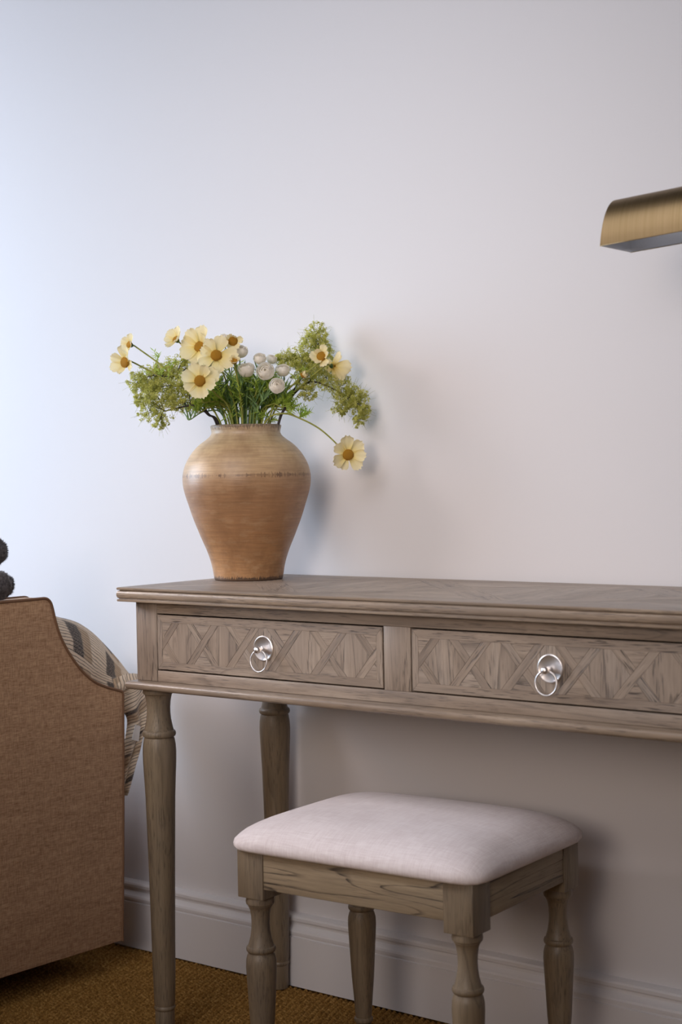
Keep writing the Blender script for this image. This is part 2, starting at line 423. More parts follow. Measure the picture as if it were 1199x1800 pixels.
# tabletop inlay: border strips and a field of crossing bands
bx0, bx1, by0, by1, bw = TX0+0.0012, TX1-0.0012, TY0+0.0012, TY1-0.0012, 0.042
g = 0.0002
def frame_strips(x0, x1, y0, y1, bw, bw2, axis, base, thick, mh, mv, parent):
    veneer([(x0, y0), (x1, y0), (x1-bw2, y0+bw), (x0+bw2, y0+bw)], axis, base, thick, mh, parent)
    veneer([(x0, y1), (x0+bw2, y1-bw), (x1-bw2, y1-bw), (x1, y1)], axis, base, thick, mh, parent)
    veneer([(x0, y0), (x0+bw2, y0+bw), (x0+bw2, y1-bw), (x0, y1)], axis, base, thick, mv, parent)
    veneer([(x1, y0), (x1, y1), (x1-bw2, y1-bw), (x1-bw2, y0+bw)], axis, base, thick, mv, parent)
frame_strips(bx0, bx1, by0, by1, bw, bw, 'z', H, 0.0006, WX, WY, top)
for P, k in lattice(bx0+bw, bx1-bw, by0+bw, by1-bw, 0.3435, 0.40, 0.075, 1.0, g):
    veneer(P, 'z', H, 0.0006, {'s': TS, 'b': TB, 'd': WY, 't': WX}[k], top)

# frame
PW = 0.0494
for (x, y) in ((FX0, FY0), (FX1-PW, FY0), (FX0, FY1-PW), (FX1-PW, FY1-PW)):
    box('corner_post', x, x+PW, y, y+PW, 0.6190, 0.7552, WZ, table, 0.001)
DW, Z0, Z1 = 0.4810, 0.6392, 0.7346
D1, D2 = -0.1647, 0.3687
box('top_rail', FX0+PW+.0004, FX1-PW-.0004, FY0+.0003, FY0+0.022, Z1+0.0012, 0.7552, WX, table)
box('bottom_rail', FX0+PW+.0004, FX1-PW-.0004, FY0+.0003, FY0+0.022, 0.6190, Z0-0.0012, WX, table)
box('centre_stile', D1+DW+0.0014, D2-0.0014, FY0+.0002, FY0+0.022, Z0-0.0010, Z1+0.0010, WZ, table, 0.0006)
box('side_panel', FX0+.003, FX0+0.018, FY0+PW, FY1-PW, 0.6190, 0.7552, WY, table)
box('side_panel', FX1-0.018, FX1-.003, FY0+PW, FY1-PW, 0.6190, 0.7552, WY, table)
box('back_panel', FX0+PW, FX1-PW, FY1-0.018, FY1-.003, 0.6190, 0.7552, WX, table)
box('drawer_case_bottom', FX0+0.018, FX1-0.018, FY0+0.022, FY1-0.018, 0.6190, 0.6250, DARKGAP, table)
lp = [(-0.010, .6040), (0.0, .6030)]
for k in range(9):
    a = -R90+PI*k/8; lp.append((0.0085+0.0070*math.cos(a), .6105+0.0073*math.sin(a)))
lp += [(0.004, .6186), (-0.010, .6190)]
ring_loft('lower_moulding', (FX0, FX1, FY0, FY1), lp, MX, table, True, True)

def drawer(x0):
    d = box('drawer', x0+.0012, x0+DW-.0012, FY0+0.0008, FY0+0.022, Z0+.0012, Z1-.0012, WX, table, 0.0)
    b = bmesh.new(); b.from_mesh(d.data)   # drawer box behind the front
    p = wp(table)
    bb = box_bm(x0+.012-p.x, x0+DW-.012-p.x, FY0+0.022-p.y, FY1-0.03-p.y, Z0+.006-p.z, Z1-.012-p.z, 0)
    tmp = bpy.data.meshes.new('tmp'); bb.to_mesh(tmp); b.from_mesh(tmp); b.to_mesh(d.data); b.free(); bb.free(); bpy.data.meshes.remove(tmp)
    a0, a1, c0, c1 = x0+.0014, x0+DW-.0014, Z0+.0014, Z1-.0014
    frame_strips(a0, a1, c0, c1, 0.0125, 0.0115, 'y', FY0, 0.0009, VX, VZ, d)
    for P, k in lattice(a0+.0115, a1-.0115, c0+.0125, c1-.0125, x0+DW/2+0.044, 0.0895, 0.0165, 0.84, 0.0002):
        veneer(P, 'y', FY0, 0.0009, {'s': VS, 'b': VB, 'd': VZ, 't': VX}[k], d)
    cx, cz = x0+DW/2+0.0005, 0.6885
    # turned backplate, lathe about y
    def lat(name, prof, x, z, par, n=40):
        vs, fs = lathe_vf(prof, n)
        return mk(name, [(x+v[0], FY0-v[2], z+v[1]) for v in vs], [f[::-1] for f in fs], NICKEL, par, 40)
    bp = lat('backplate', [(0.0203, -0.0005), (0.0207, 0.0008), (0.0205, 0.0020), (0.0192, 0.0028), (0.0180, 0.0026), (0.0172, 0.0021), (0.006, 0.0023), (0.0001, 0.0023)], cx, cz, d)
    lat('stud', [(0.0045, 0.0018), (0.0050, 0.0035), (0.0040, 0.0045), (0.0034, 0.0075), (0.0036, 0.0100), (0.0046, 0.0120), (0.0056, 0.0145), (0.0058, 0.0165), (0.0052, 0.0188), (0.0036, 0.0205), (0.0001, 0.0212)], cx, cz-0.001, d, 28)
    # hanging ring
    vs, fs = [], []; RR, rr, n, m = 0.0172, 0.00155, 56, 10
    for i in range(n):
        A = 2*PI*i/n
        for j in range(m):
            B = 2*PI*j/m; q = RR+rr*math.cos(B)
            x, z, y = q*math.sin(A), q*math.cos(A), rr*math.sin(B)
            z -= RR+0.0; zz = z*math.cos(0.07)
            vs.append((cx+x, FY0-0.0118+y - (-z)*math.sin(0.07), cz-0.0022+zz))
    for i in range(n):
        for j in range(m):
            fs.append((i*m+j, i*m+(j+1) % m, ((i+1) % n)*m+(j+1) % m, ((i+1) % n)*m+j))
    mk('pull_ring', vs, fs, NICKEL, d, 180)
    return d
drawer(D1); drawer(D2)

def leg_profile():
    pts = [(0.0163, 0.0), (0.0168, 0.004), (0.0170, 0.040), (0.0166, 0.0435), (0.0182, 0.0455), (0.0187, 0.0475), (0.0182, 0.0495), (0.0172, 0.0515), (0.0182, 0.056), (0.0190, 0.085), (0.0198, 0.117), (0.0213, 0.217), (0.0233, 0.316), (0.0257, 0.415), (0.0274, 0.450),
           (0.0286, 0.475), (0.0290, 0.492), (0.0284, 0.505), (0.0268, 0.515), (0.0256, 0.5185), (0.0262, 0.5195), (0.0282, 0.5208), (0.0292, 0.5235), (0.0290, 0.527), (0.0275, 0.5295), (0.0252, 0.5310), (0.0248, 0.5330),
           (0.0232, 0.540), (0.0213, 0.550), (0.0204, 0.560), (0.0203, 0.570), (0.0210, 0.580), (0.0224, 0.588), (0.0236, 0.5925), (0.0245, 0.5935), (0.0262, 0.5945), (0.0268, 0.5975), (0.0264, 0.6010), (0.0256, 0.6038)]
    return pts
for (x, y) in ((FX0+PW/2, FY0+PW/2+.0005), (FX1-PW/2, FY0+PW/2+.0005), (FX0+PW/2, FY1-PW/2+.002+.006), (FX1-PW/2, FY1-PW/2+.008)):
    if y > -0.1: y = -0.0455
    vs, fs = lathe_vf(leg_profile(), 48, x, y)
    mk('leg', vs, fs, LZ, table, 35)

# ------------------------------------------------------------------ stool
SW, SD, SZ, SB, SP = 0.4208, 0.3256, 0.3907, 0.3168, 0.0490
st = empty('dressing_stool', (0.1134, -0.4929, 0), 'wooden dressing stool with cream upholstered seat and turned legs in front of the table', 'stool')
st_rz = 0.0537
def sbox(name, x0, x1, y0, y1, z0, z1, mat, bev=0.0012):
    bm = box_bm(x0, x1, y0, y1, z0, z1, bev); me = bpy.data.meshes.new(name); bm.to_mesh(me); bm.free()
    me.shade_smooth(); me.set_sharp_from_angle(angle=math.radians(50)); return link(name, me, mat, st)
slp = [(0.0112, 0.0), (0.0120, 0.004), (0.0128, 0.036), (0.0140, 0.0385), (0.0158, 0.0400), (0.0163, 0.0425), (0.0158, 0.0450), (0.0136, 0.0468), (0.0138, 0.052), (0.0158, 0.078), (0.0190, 0.116), (0.0214, 0.158), (0.0232, 0.190), (0.0239, 0.206), (0.0234, 0.217), (0.0216, 0.2245),
       (0.0200, 0.2275), (0.0198, 0.2290), (0.0214, 0.2300), (0.0229, 0.2325), (0.0231, 0.2350), (0.0222, 0.2380), (0.0200, 0.2392), (0.0196, 0.2405), (0.0186, 0.2440), (0.0162, 0.2530), (0.0146, 0.2640), (0.0141, 0.2740), (0.0146, 0.2850), (0.0162, 0.2950), (0.0186, 0.3010), (0.0196, 0.3020), (0.0198, 0.3035), (0.0218, 0.3050), (0.0226, 0.3085), (0.0220, 0.3130), (0.0216, 0.3172)]
for (x, y) in ((0, 0), (SW-SP, 0), (0, SD-SP), (SW-SP, SD-SP)):
    bm = box_bm(x, x+SP, y, y+SP, SB, SZ, 0.0012)
    vs, fs = lathe_vf(slp, 40, x+SP/2, y+SP/2)
    bv = [bm.verts.new(v) for v in vs]
    for f in fs: bm.faces.new([bv[i] for i in f])
    me = bpy.data.meshes.new('leg'); bm.to_mesh(me); bm.free(); me.shade_smooth(); me.set_sharp_from_angle(angle=math.radians(35))
    link('leg', me, LZ, st)
sbox('rail', SP+.0002, SW-SP-.0002, 0.0015, 0.024, 0.3335, SZ-.0005, SX)
sbox('rail', SP+.0002, SW-SP-.0002, SD-0.024, SD-0.0015, 0.3335, SZ-.0005, SX)
sbox('rail', 0.0015, 0.024, SP+.0002, SD-SP-.0002, 0.3335, SZ-.0005, SY)
sbox('rail', SW-0.024, SW-0.0015, SP+.0002, SD-SP-.0002, 0.3335, SZ-.0005, SY)
def cushion():
    vs, fs = [], []; N = 96
    hx, hy = SW/2, SD/2
    def contour(over, corner):
        a, b = hx+over, hy+over; pts = []
        # rounded rectangle sampled by angle through a superellipse of varying sharpness
        for i in range(N):
            t = 2*PI*(i+0.5)/N; c, s = math.cos(t), math.sin(t); e = corner
            k = (abs(c)**e+abs(s)**e)**(-1/e)
            pts.append((a*k*c, b*k*s))
        return pts
    layers = []
    for (o, z, e) in [(0.004, SZ-.0004, 14), (0.0105, SZ+0.0006, 14), (0.0135, SZ+0.004, 13), (0.0150, SZ+0.010, 12), (0.0142, SZ+0.0165, 11), (0.0110, SZ+0.0225, 9.5), (0.0055, SZ+0.0282, 8.5), (-0.002, SZ+0.0335, 7.5), (-0.012, SZ+0.0388, 6.5), (-0.025, SZ+0.0438, 5.5), (-0.042, SZ+0.0485, 4.8)]:
        layers.append(([(x, y, z) for x, y in contour(o, e)]))
    last = layers[-1]; z0 = last[0][2]
    for j in range(1, 9):
        k = 1-j/9; layers.append([(x*k, y*k, z0+0.0085*(1-k**2.2)) for x, y, z in last])
    for L in layers:
        for p in L: vs.append((p[0]+hx, p[1]+hy, p[2]))
    m = len(layers)
    for j in range(m-1):
        for i in range(N):
            k = (i+1) % N; fs.append((j*N+i, j*N+k, (j+1)*N+k, (j+1)*N+i))
    vs.append((hx, hy, z0+0.0087)); c = len(vs)-1
    for i in range(N): fs.append(((m-1)*N+i, (m-1)*N+(i+1) % N, c))
    fs.append(tuple(range(N-1, -1, -1)))
    mk('seat_cushion', vs, fs, CREAM, st, 60, off=Vector((0, 0, 0)))
cushion()
st.rotation_euler[2] = st_rz

# ------------------------------------------------------------------ bed with upholstered end
PD = Vector((0.04220607, 0.99910893, 0)); PN = Vector((0.99910893, -0.04220607, 0)); P0 = Vector((-0.51501, -0.14047, 0))
def pp(s, z, off=0.0): v = P0+PD*s-PN*off; return (v.x, v.y, z)
bed = empty('upholstered_bed', pp(-0.46, 0, 0.5), 'bed with tan linen upholstered scooped end panel and brown piping left of the table', 'bed')
half = [(-0.174, 0.7445), (-0.166, 0.7425), (-0.1595, 0.737), (-0.1550, 0.727), (-0.149, 0.704), (-0.140, 0.677), (-0.126, 0.650), (-0.106, 0.6215), (-0.084, 0.597), (-0.058, 0.576), (-0.029, 0.5620), (-0.004, 0.5535), (0.0105, 0.5490), (0.0150, 0.5465), (0.0168, 0.541)]
SM = -0.47
sm = catmull([(a, b) for a, b in half], 3)
right = sm + [(0.0150, 0.46), (0.0120, 0.35), (0.0068, 0.20), (0.0015, 0.056)]
left = [(2*SM-s, z) for s, z in right][::-1]
outline = left + right       # from bottom far end over the top to bottom wall end
def arm_panel():
    vs, fs = [], []; n = len(outline)
    cx = SM; TH = 0.062
    def lay(off, ins):
        for (s, z) in outline:
            d = Vector((s-cx, z-0.35)); 
            vs.append(pp(s-(ins if s > cx else -ins), z-(ins if z > 0.1 else -ins), off))
    lay(0.0045, 0.0); lay(0.0012, 0.0012); lay(0.0, 0.0045); lay(TH-0.0, 0.0045); lay(TH-0.004, 0.0)
    order = [(0, 1), (1, 2), (4, 0), (3, 4)]
    for a, b in order:
        for i in range(n):
            k = (i+1) % n; fs.append((a*n+i, a*n+k, b*n+k, b*n+i))
    # front and back fill: strips from each outline point to the centre line, via bmesh triangulation
    fs.append(tuple(2*n+i for i in range(n))); fs.append(tuple(3*n+i for i in range(n-1, -1, -1)))
    o = mk('end_panel', vs, fs, LINEN, bed, 35)
    bm = bmesh.new(); bm.from_mesh(o.data); bmesh.ops.recalc_face_normals(bm, faces=bm.faces)
    bmesh.ops.triangulate(bm, faces=[f for f in bm.faces if len(f.verts) > 4]); bm.to_mesh(o.data); bm.free()
    o.data.set_sharp_from_angle(angle=math.radians(35))
    for off in (0.0012, TH-0.0012):
        pts = [pp(s, z, off) for s, z in outline]
        v2, f2 = tube_vf(pts, 0.0029, 8)
        mk('piping', v2, f2, PIPE, o, 60)
arm_panel()
def bedbox(name, s0, s1, o0, o1, z0, z1, mat, bev=0.02):
    bm = box_bm(s0, s1, o0, o1, z0, z1, bev, 4)
    p = wp(bed)
    for v in bm.verts:
        q = Vector(pp(v.co.x, v.co.z, v.co.y)); v.co = q-p
    bmesh.ops.recalc_face_normals(bm, faces=bm.faces)
    me = bpy.data.meshes.new(name); bm.to_mesh(me); bm.free(); me.shade_smooth(); me.set_sharp_from_angle(angle=math.radians(50))
    return link(name, me, mat, bed)
bedbox('bed_base', -0.93, -0.012, 0.064, 1.86, 0.055, 0.30, LINEN, 0.008)
bedbox('mattress', -0.925, -0.016, 0.066, 1.85, 0.3005, 0.50, CREAM, 0.03)
for s, o in ((-0.84, 0.42), (-0.10, 0.42), (-0.84, 1.70), (-0.10, 1.70)):
    c = pp(s, 0, o); vs, fs = lathe_vf([(0.018, 0.0), (0.024, 0.0565)], 20, c[0], c[1]); mk('foot', vs, fs, DARKGAP, bed, 40)

# ------------------------------------------------------------------ knitted throw over the corner of the bed
def mat_throw():
    t = NT('knitted_throw'); uv = t.n('ShaderNodeUVMap').outputs[0]
    sep = t.n('ShaderNodeSeparateXYZ'); t.l(uv, sep.inputs[0]); u, v = sep.outputs['X'], sep.outputs['Y']
    nz = t.noise(t.mapping(uv, scale=(60, 60, 60)), 1.0, 3, 0.6)
    rib = t.math('FRACT', t.math('ADD', t.math('MULTIPLY', v, 1/0.0068), t.math('MULTIPLY', nz, 0.9)))
    ribm = t.ramp(rib, [(0.0, (0, 0, 0)), (0.62, (0, 0, 0)), (0.80, (1, 1, 1)), (0.98, (0, 0, 0))])
    c = t.mix(t.math('MULTIPLY', ribm, 0.85), (0.80, 0.67, 0.52), (0.07, 0.062, 0.065))
    w1 = t.math('ADD', u, t.math('MULTIPLY', v, 0.42)); 
    ck = t.math('FRACT', t.math('ADD', t.math('MULTIPLY', w1, 1/0.092), t.math('MULTIPLY', nz, 0.13)))
    dark = t.ramp(ck, [(0.20, (0, 0, 0)), (0.24, (1, 1, 1)), (0.48, (1, 1, 1)), (0.53, (0, 0, 0))])
    tanm = t.ramp(ck, [(0.48, (0, 0, 0)), (0.53, (1, 1, 1)), (0.72, (1, 1, 1)), (0.76, (0, 0, 0))])
    vb = t.math('FRACT', t.math('ADD', t.math('MULTIPLY', v, 1/0.085), 0.25))
    vm = t.ramp(vb, [(0.0, (1, 1, 1)), (0.74, (1, 1, 1)), (0.80, (0, 0, 0)), (0.97, (0, 0, 0)), (1.0, (1, 1, 1))])
    kn = t.noise(t.mapping(uv, scale=(520, 520, 520)), 1.0, 2)
    c = t.mix(t.math('MULTIPLY', t.math('MULTIPLY', dark, vm), t.ramp(kn, [(0.35, (0.55, 0.55, 0.55)), (0.55, (0.95, 0.95, 0.95))])), c, (0.045, 0.042, 0.048))
    c = t.mix(t.math('MULTIPLY', t.math('MULTIPLY', tanm, vm), 0.55), c, (0.30, 0.18, 0.085))
    h = t.math('ADD', t.math('MULTIPLY', ribm, -1.0), t.math('MULTIPLY', kn, 0.5))
    return t.set(Base__Color=c, Roughness=0.95, Normal=t.bump(h, 0.002, 0.7), Sheen__Weight=0.2, Specular__IOR__Level=0.1)
THROW = mat_throw()
def with_uv(o, uvs):
    me = o.data; l = me.uv_layers.new(name='UVMap')
    for lp_ in me.loops: l.data[lp_.index].uv = uvs[lp_.vertex_index]
def throw():
    root = empty('knitted_throw', pp(0.0, 0.50, 0.1), 'cream and charcoal checked knitted throw draped over the bed corner next to the table', 'blanket')
    # crest of the mound (s, z, distance behind the panel face) and the line where it rests behind the panel
    crest = catmull([(-0.20, 0.722, 0.135), (-0.13, 0.716, 0.130), (-0.086, 0.707, 0.125), (-0.056, 0.697, 0.118), (-0.013, 0.683, 0.110), (0.021, 0.658, 0.098), (0.046, 0.630, 0.085), (0.063, 0.601, 0.070), (0.074, 0.577, 0.055), (0.082, 0.561, 0.038), (0.084, 0.552, 0.030)], 5)
    foot = catmull([(-0.26, 0.60, 0.0665), (-0.21, 0.592, 0.0665), (-0.165, 0.585, 0.0665), (-0.135, 0.577, 0.0665), (-0.10, 0.566, 0.0665), (-0.07, 0.557, 0.0665), (-0.04, 0.548, 0.0665), (-0.005, 0.540, 0.0665), (0.022, 0.538, 0.050), (0.045, 0.540, 0.036), (0.060, 0.545, 0.028)], 5)
    n = len(crest); m = 24; vs, uvs, fs = [], [], []
    for j in range(m):
        t = j/(m-1)
        for i in range(n):
            a, b = foot[i], crest[i]
            if t < 0.62:
                q = t/0.62; sg = math.sin(q*R90); cg = 1-math.cos(q*R90)
                ss = a[0]+(b[0]-a[0])*(0.5*sg+0.5*q); zz = a[1]+(b[1]-a[1])*sg; oo = a[2]+(b[2]-a[2])*cg
            else:
                q = (t-0.62)/0.38; ss = b[0]-0.02*q*(1 if i > n*0.5 else 0); zz = b[1]-0.05*q*q*(1 if i < n*0.7 else 1.2); oo = b[2]+0.16*q
            wr = 0.0012*math.sin(i*0.45+j*0.7)+0.0010*math.sin(i*0.21-j*1.3)
            vs.append(pp(ss, zz+wr, oo)); uvs.append((i/(n-1)*0.33+0.3+0.02*t, t*0.26))
    for j in range(m-1):
        for i in range(n-1): fs.append((j*n+i, j*n+i+1, (j+1)*n+i+1, (j+1)*n+i))
    cov = mk('cover', vs, fs, THROW, root, 180); with_uv(cov, uvs)
    so = cov.modifiers.new('t', 'SOLIDIFY'); so.thickness = 0.004; so.offset = 0
    # ribbed hem band across the foot of the mound and the tail that hangs between bed and wall
    def strip(name, cols, rows, f, uvsc=1.0, th=0.007):
        vs, uvs, fs = [], [], []
        for j in range(rows):
            for i in range(cols):
                p, uv = f(i/(cols-1), j/(rows-1)); vs.append(p); uvs.append(uv)
        for j in range(rows-1):
            for i in range(cols-1): fs.append((j*cols+i, j*cols+i+1, (j+1)*cols+i+1, (j+1)*cols+i))
        o = mk(name, vs, fs, THROW, root, 180); with_uv(o, uvs)
        so = o.modifiers.new('t', 'SOLIDIFY'); so.thickness = th; so.offset = 0
        return o
    def hem(a, b):
        s = -0.012+a*0.100
        z = 0.5690-0.026*b-0.003*math.sin(a*7)+(0.004 if b < 0.01 else 0)
        off = 0.030+0.030*(1-a)**3*0-0.006*math.sin(PI*b)+0.002*math.sin(a*22)
        return pp(s if s > 0.0185 else 0.0185+(s-0.0185)*0.02, z, off), (b*0.04+0.31, a*0.10)
    strip('hem_band', 30, 8, hem, th=0.005)
    edges = [((0.047, 0.547), (0.095, 0.540)), ((0.044, 0.534), (0.104, 0.518)), ((0.044, 0.507), (0.106, 0.488)), ((0.058, 0.486), (0.103, 0.466)), ((0.056, 0.460), (0.091, 0.438)), ((0.048, 0.432), (0.082, 0.411)), ((0.040, 0.405), (0.072, 0.389)), ((0.034, 0.377), (0.061, 0.362)), ((0.030, 0.354), (0.050, 0.339)), ((0.030, 0.341), (0.044, 0.333))]
    le = catmull([e[0] for e in edges], 5); re_ = catmull([e[1] for e in edges], 5)
    def tail(a, b):
        k = b*(len(le)-1); k0 = min(int(k), len(le)-2); f = k-k0
        L = [le[k0][i]*(1-f)+le[k0+1][i]*f for i in (0, 1)]; Rr = [re_[k0][i]*(1-f)+re_[k0+1][i]*f for i in (0, 1)]
        wv = math.sin(a*11+b*4)*0.0045*min(1, b*4)
        return pp(L[0]+(Rr[0]-L[0])*a, L[1]+(Rr[1]-L[1])*a, 0.034+wv-0.008*math.sin(PI*a)), (a*0.05+b*0.17+0.045, b*0.23+a*0.045)
    tl = strip('hanging_tail', 30, 56, tail, th=0.005)
    # white care label
    q = [(0.063, 0.474), (0.077, 0.469), (0.071, 0.439), (0.053, 0.445)]
    vs = [pp(s, z, 0.0185+0.003*i % 2*0.001) for i, (s, z) in enumerate(q)] + [pp(s, z, 0.0190) for s, z in q]
    lb = mk('care_label', vs, [(0, 1, 2, 3), (7, 6, 5, 4), (0, 4, 5, 1), (1, 5, 6, 2), (2, 6, 7, 3), (3, 7, 4, 0)], plain('label_cloth', (0.72, 0.70, 0.68), 0.7), root); lb['label'] = 'blank white cloth care label'
throw()

# ------------------------------------------------------------------ dark fluffy blanket rolled on top of the panel
def fluffy():
    FL = NT('grey_fleece'); oi = FL.n('ShaderNodeTexCoord')
    nn = FL.noise(oi.outputs['Object'], 160, 3, 0.6)
    c = FL.ramp(nn, [(0.3, (0.022, 0.019, 0.021)), (0.7, (0.135, 0.12, 0.125))]); FL.set(Base__Color=c, Roughness=0.95, Sheen__Weight=0.4, Specular__IOR__Level=0.1)
    vs, fs = [], []
    def lump(s, z, off, r, L, seed):
        b = len(vs); N, Mx = 30, 34
        for j in range(Mx):
            t = j/(Mx-1)
            if t < 0.5: a = t/0.5*R90; ds = r*math.cos(a)*1.0; rr = r*math.sin(a)
            else: a = (t-0.5)/0.5; ds = -a*L; rr = r
            for i in range(N):
                A = 2*PI*i/N
                nz = mnoise.noise(Vector((ds*60+seed, math.cos(A)*1.6, math.sin(A)*1.6)))*0.0065+mnoise.noise(Vector((ds*200+seed, math.cos(A)*5, math.sin(A)*5)))*0.0025
                q = rr+nz*(rr/r); vs.append(pp(s+ds, z+q*math.sin(A), off+q*math.cos(A)))
        for j in range(Mx-1):
            for i in range(N):
                k = (i+1) % N; fs.append((b+j*N+i, b+j*N+k, b+(j+1)*N+k, b+(j+1)*N+i))
        fs.append(tuple(b+(Mx-1)*N+i for i in range(N)))
    lump(-0.249, 0.772, 0.034, 0.0255, 0.26, 1.0)
    lump(-0.264, 0.836, 0.034, 0.0265, 0.24, 5.0)
    lump(-0.292, 0.803, 0.046, 0.026, 0.20, 9.0)
    base = list(vs); cen = Vector(pp(-0.25, 0.80, 0.034)); nv = len(base)
    for k in range(9000):
        f = fs[rnd.randrange(len(fs))] if k == 0 else None
        i = rnd.randrange(nv-31); p = Vector(base[i]); q = Vector(base[i+1]); w_ = Vector(base[min(i+30, nv-1)])
        if (p-q).length > 0.02 or (p-w_).length > 0.03: continue
        nrm = (q-p).cross(w_-p)
        if nrm.length < 1e-9: continue
        nrm.normalize()
        # outward: away from the roll's axis is the side farther from the point's own ring centre
        z0 = 0.772 if i < 1020 else (0.836 if i < 2040 else 0.803); o0 = 0.034 if i < 2040 else 0.046
        c0 = Vector(pp((p-P0).dot(PD), z0, o0))
        if nrm.dot(p-c0) < 0: nrm = -nrm
        p = p+(q-p)*rnd.random()+(w_-p)*rnd.random()
        d = (nrm+Vector((rnd.uniform(-.8, .8), rnd.uniform(-.8, .8), rnd.uniform(-.9, .6)))).normalized()*rnd.uniform(0.002, 0.0048)
        sd = d.cross(Vector((rnd.random(), rnd.random(), rnd.random()))).normalized()*0.0005
        b = len(vs); vs.extend([tuple(p-sd-nrm*.0005), tuple(p+sd-nrm*.0005), tuple(p+d)]); fs.append((b, b+1, b+2))
    o = mk('fluffy_blanket', vs, fs, FL.m, None, 180)
    tag(o, 'dark grey fluffy blanket folded in rolls on top of the bed end', 'blanket')
fluffy()

# ------------------------------------------------------------------ vase
VC = Vector((-0.156, -0.149, 0.7802))
px = [(1019.5, 58), (1018, 59.8), (1012, 61), (1000, 63), (989, 65.4), (978, 68.7), (966, 73), (955, 77.7), (944, 82.3), (933, 86.7), (920, 91.8), (904, 97.5), (888, 102.5), (872, 107.6), (860, 110.6), (850, 112), (840, 112.2), (830, 110.8), (820, 108), (809, 102.8), (798, 95.7), (789, 88), (782, 80.3), (775, 70.5), (770, 64.6), (766, 61.4), (762, 60.2), (758, 60.8), (754, 61.8), (751.5, 62.2)]
prof = catmull([(r*.001035, (1019.5-y)*.001035) for y, r in px], 3)
prof[-1] = (prof[-1][0], prof[-1][1])
H1 = prof[-1][1]
outer = [(0.001, 0.002), (0.045, 0.0015), (0.055, 0.0002)]+prof+[(0.0635, H1+.0012), (0.0620, H1+.0022), (0.0600, H1+.0018), (0.0588, H1)]
inner = [(max(r-0.0055, 0.001), z) for r, z in prof[::-1] if z > 0.006]+[(0.001, 0.008)]
vase = empty('clay_vase', VC, 'large tan brown clay vase with brushed bands and charred foot on the table', 'vase')
vs, fs = lathe_vf(outer+inner, 96, cap=False)
body = mk('body', [(v[0]+VC.x, v[1]+VC.y, v[2]+VC.z) for v in vs], fs, mat_vase(), vase, 50)

# ------------------------------------------------------------------ flowers and foliage
AC = Vector((0.7861, 0.6181, 0)); UP = Vector((0, 0, 1)); TW = Vector((0.6181, -0.7861, 0))   # across, up, toward the room
def leafy(name, c0, c1, trans=0.25, rough=0.5):
    t = NT(name); tc = t.n('ShaderNodeTexCoord')
    n = t.noise(tc.outputs['Object'], 90, 3, 0.6); c = t.ramp(n, [(0.3, c0), (0.7, c1)])
    t.set(Base__Color=c, Roughness=rough, Specular__IOR__Level=0.3)
    tr = t.n('ShaderNodeBsdfTranslucent'); t.l(c, tr.inputs[0]); mx = t.n('ShaderNodeMixShader'); mx.inputs[0].default_value = trans
    out = t.t.nodes['Material Output']; t.l(t.b.outputs[0], mx.inputs[1]); t.l(tr.outputs[0], mx.inputs[2]); t.l(mx.outputs[0], out.inputs[0])
    return t.m
G_BRIGHT = leafy('bright_green_leaf', (0.30, 0.45, 0.05), (0.66, 0.80, 0.18), 0.55)
G_STEM = leafy('olive_stem', (0.24, 0.27, 0.05), (0.42, 0.42, 0.10), 0.1)
G_DARK = leafy('blue_green_leaf', (0.09, 0.18, 0.06), (0.30, 0.44, 0.17))
G_MOSS = leafy('yellow_green_blossom', (0.40, 0.42, 0.06), (0.88, 0.86, 0.34), 0.55, 0.8)
TWIG = plain('dark_twig', (0.030, 0.020, 0.020), 0.6)
BUTM = leafy('ivory_petal', (0.97, 0.92, 0.82), (0.99, 0.97, 0.93), 0.5, 0.6)
def mat_petal():
    t = NT('cream_yellow_petal'); uv = t.n('ShaderNodeUVMap').outputs[0]
    sep = t.n('ShaderNodeSeparateXYZ'); t.l(uv, sep.inputs[0])
    n = t.noise(t.mapping(uv, scale=(16, 1.5, 1)), 1.0, 3, 0.6)
    yv = t.math('ADD', sep.outputs['Y'], t.math('MULTIPLY', t.math('SUBTRACT', n, 0.5), 0.35))
    c = t.ramp(yv, [(0.05, (0.88, 0.62, 0.08)), (0.30, (0.93, 0.79, 0.36)), (0.6, (0.94, 0.83, 0.50)), (1.0, (0.94, 0.85, 0.57))])
    t.set(Base__Color=c, Roughness=0.6, Specular__IOR__Level=0.2)
    tr = t.n('ShaderNodeBsdfTranslucent'); t.l(c, tr.inputs[0]); mx = t.n('ShaderNodeMixShader'); mx.inputs[0].default_value = 0.35
    out = t.t.nodes['Material Output']; t.l(t.b.outputs[0], mx.inputs[1]); t.l(tr.outputs[0], mx.inputs[2]); t.l(mx.outputs[0], out.inputs[0])
    return t.m
PETAL = mat_petal()
def mat_disc():
    t = NT('orange_flower_centre'); tc = t.n('ShaderNodeTexCoord')
    v = t.n('ShaderNodeTexVoronoi', Scale=1100.0); t.l(tc.outputs['Object'], v.inputs['Vector'])
    c = t.ramp(v.outputs['Distance'], [(0.0, (0.80, 0.45, 0.03)), (0.8, (0.42, 0.17, 0.005))])
    return t.set(Base__Color=c, Roughness=0.8, Normal=t.bump(v.outputs['Distance'], -0.0008, 0.8))
DISC = mat_disc()

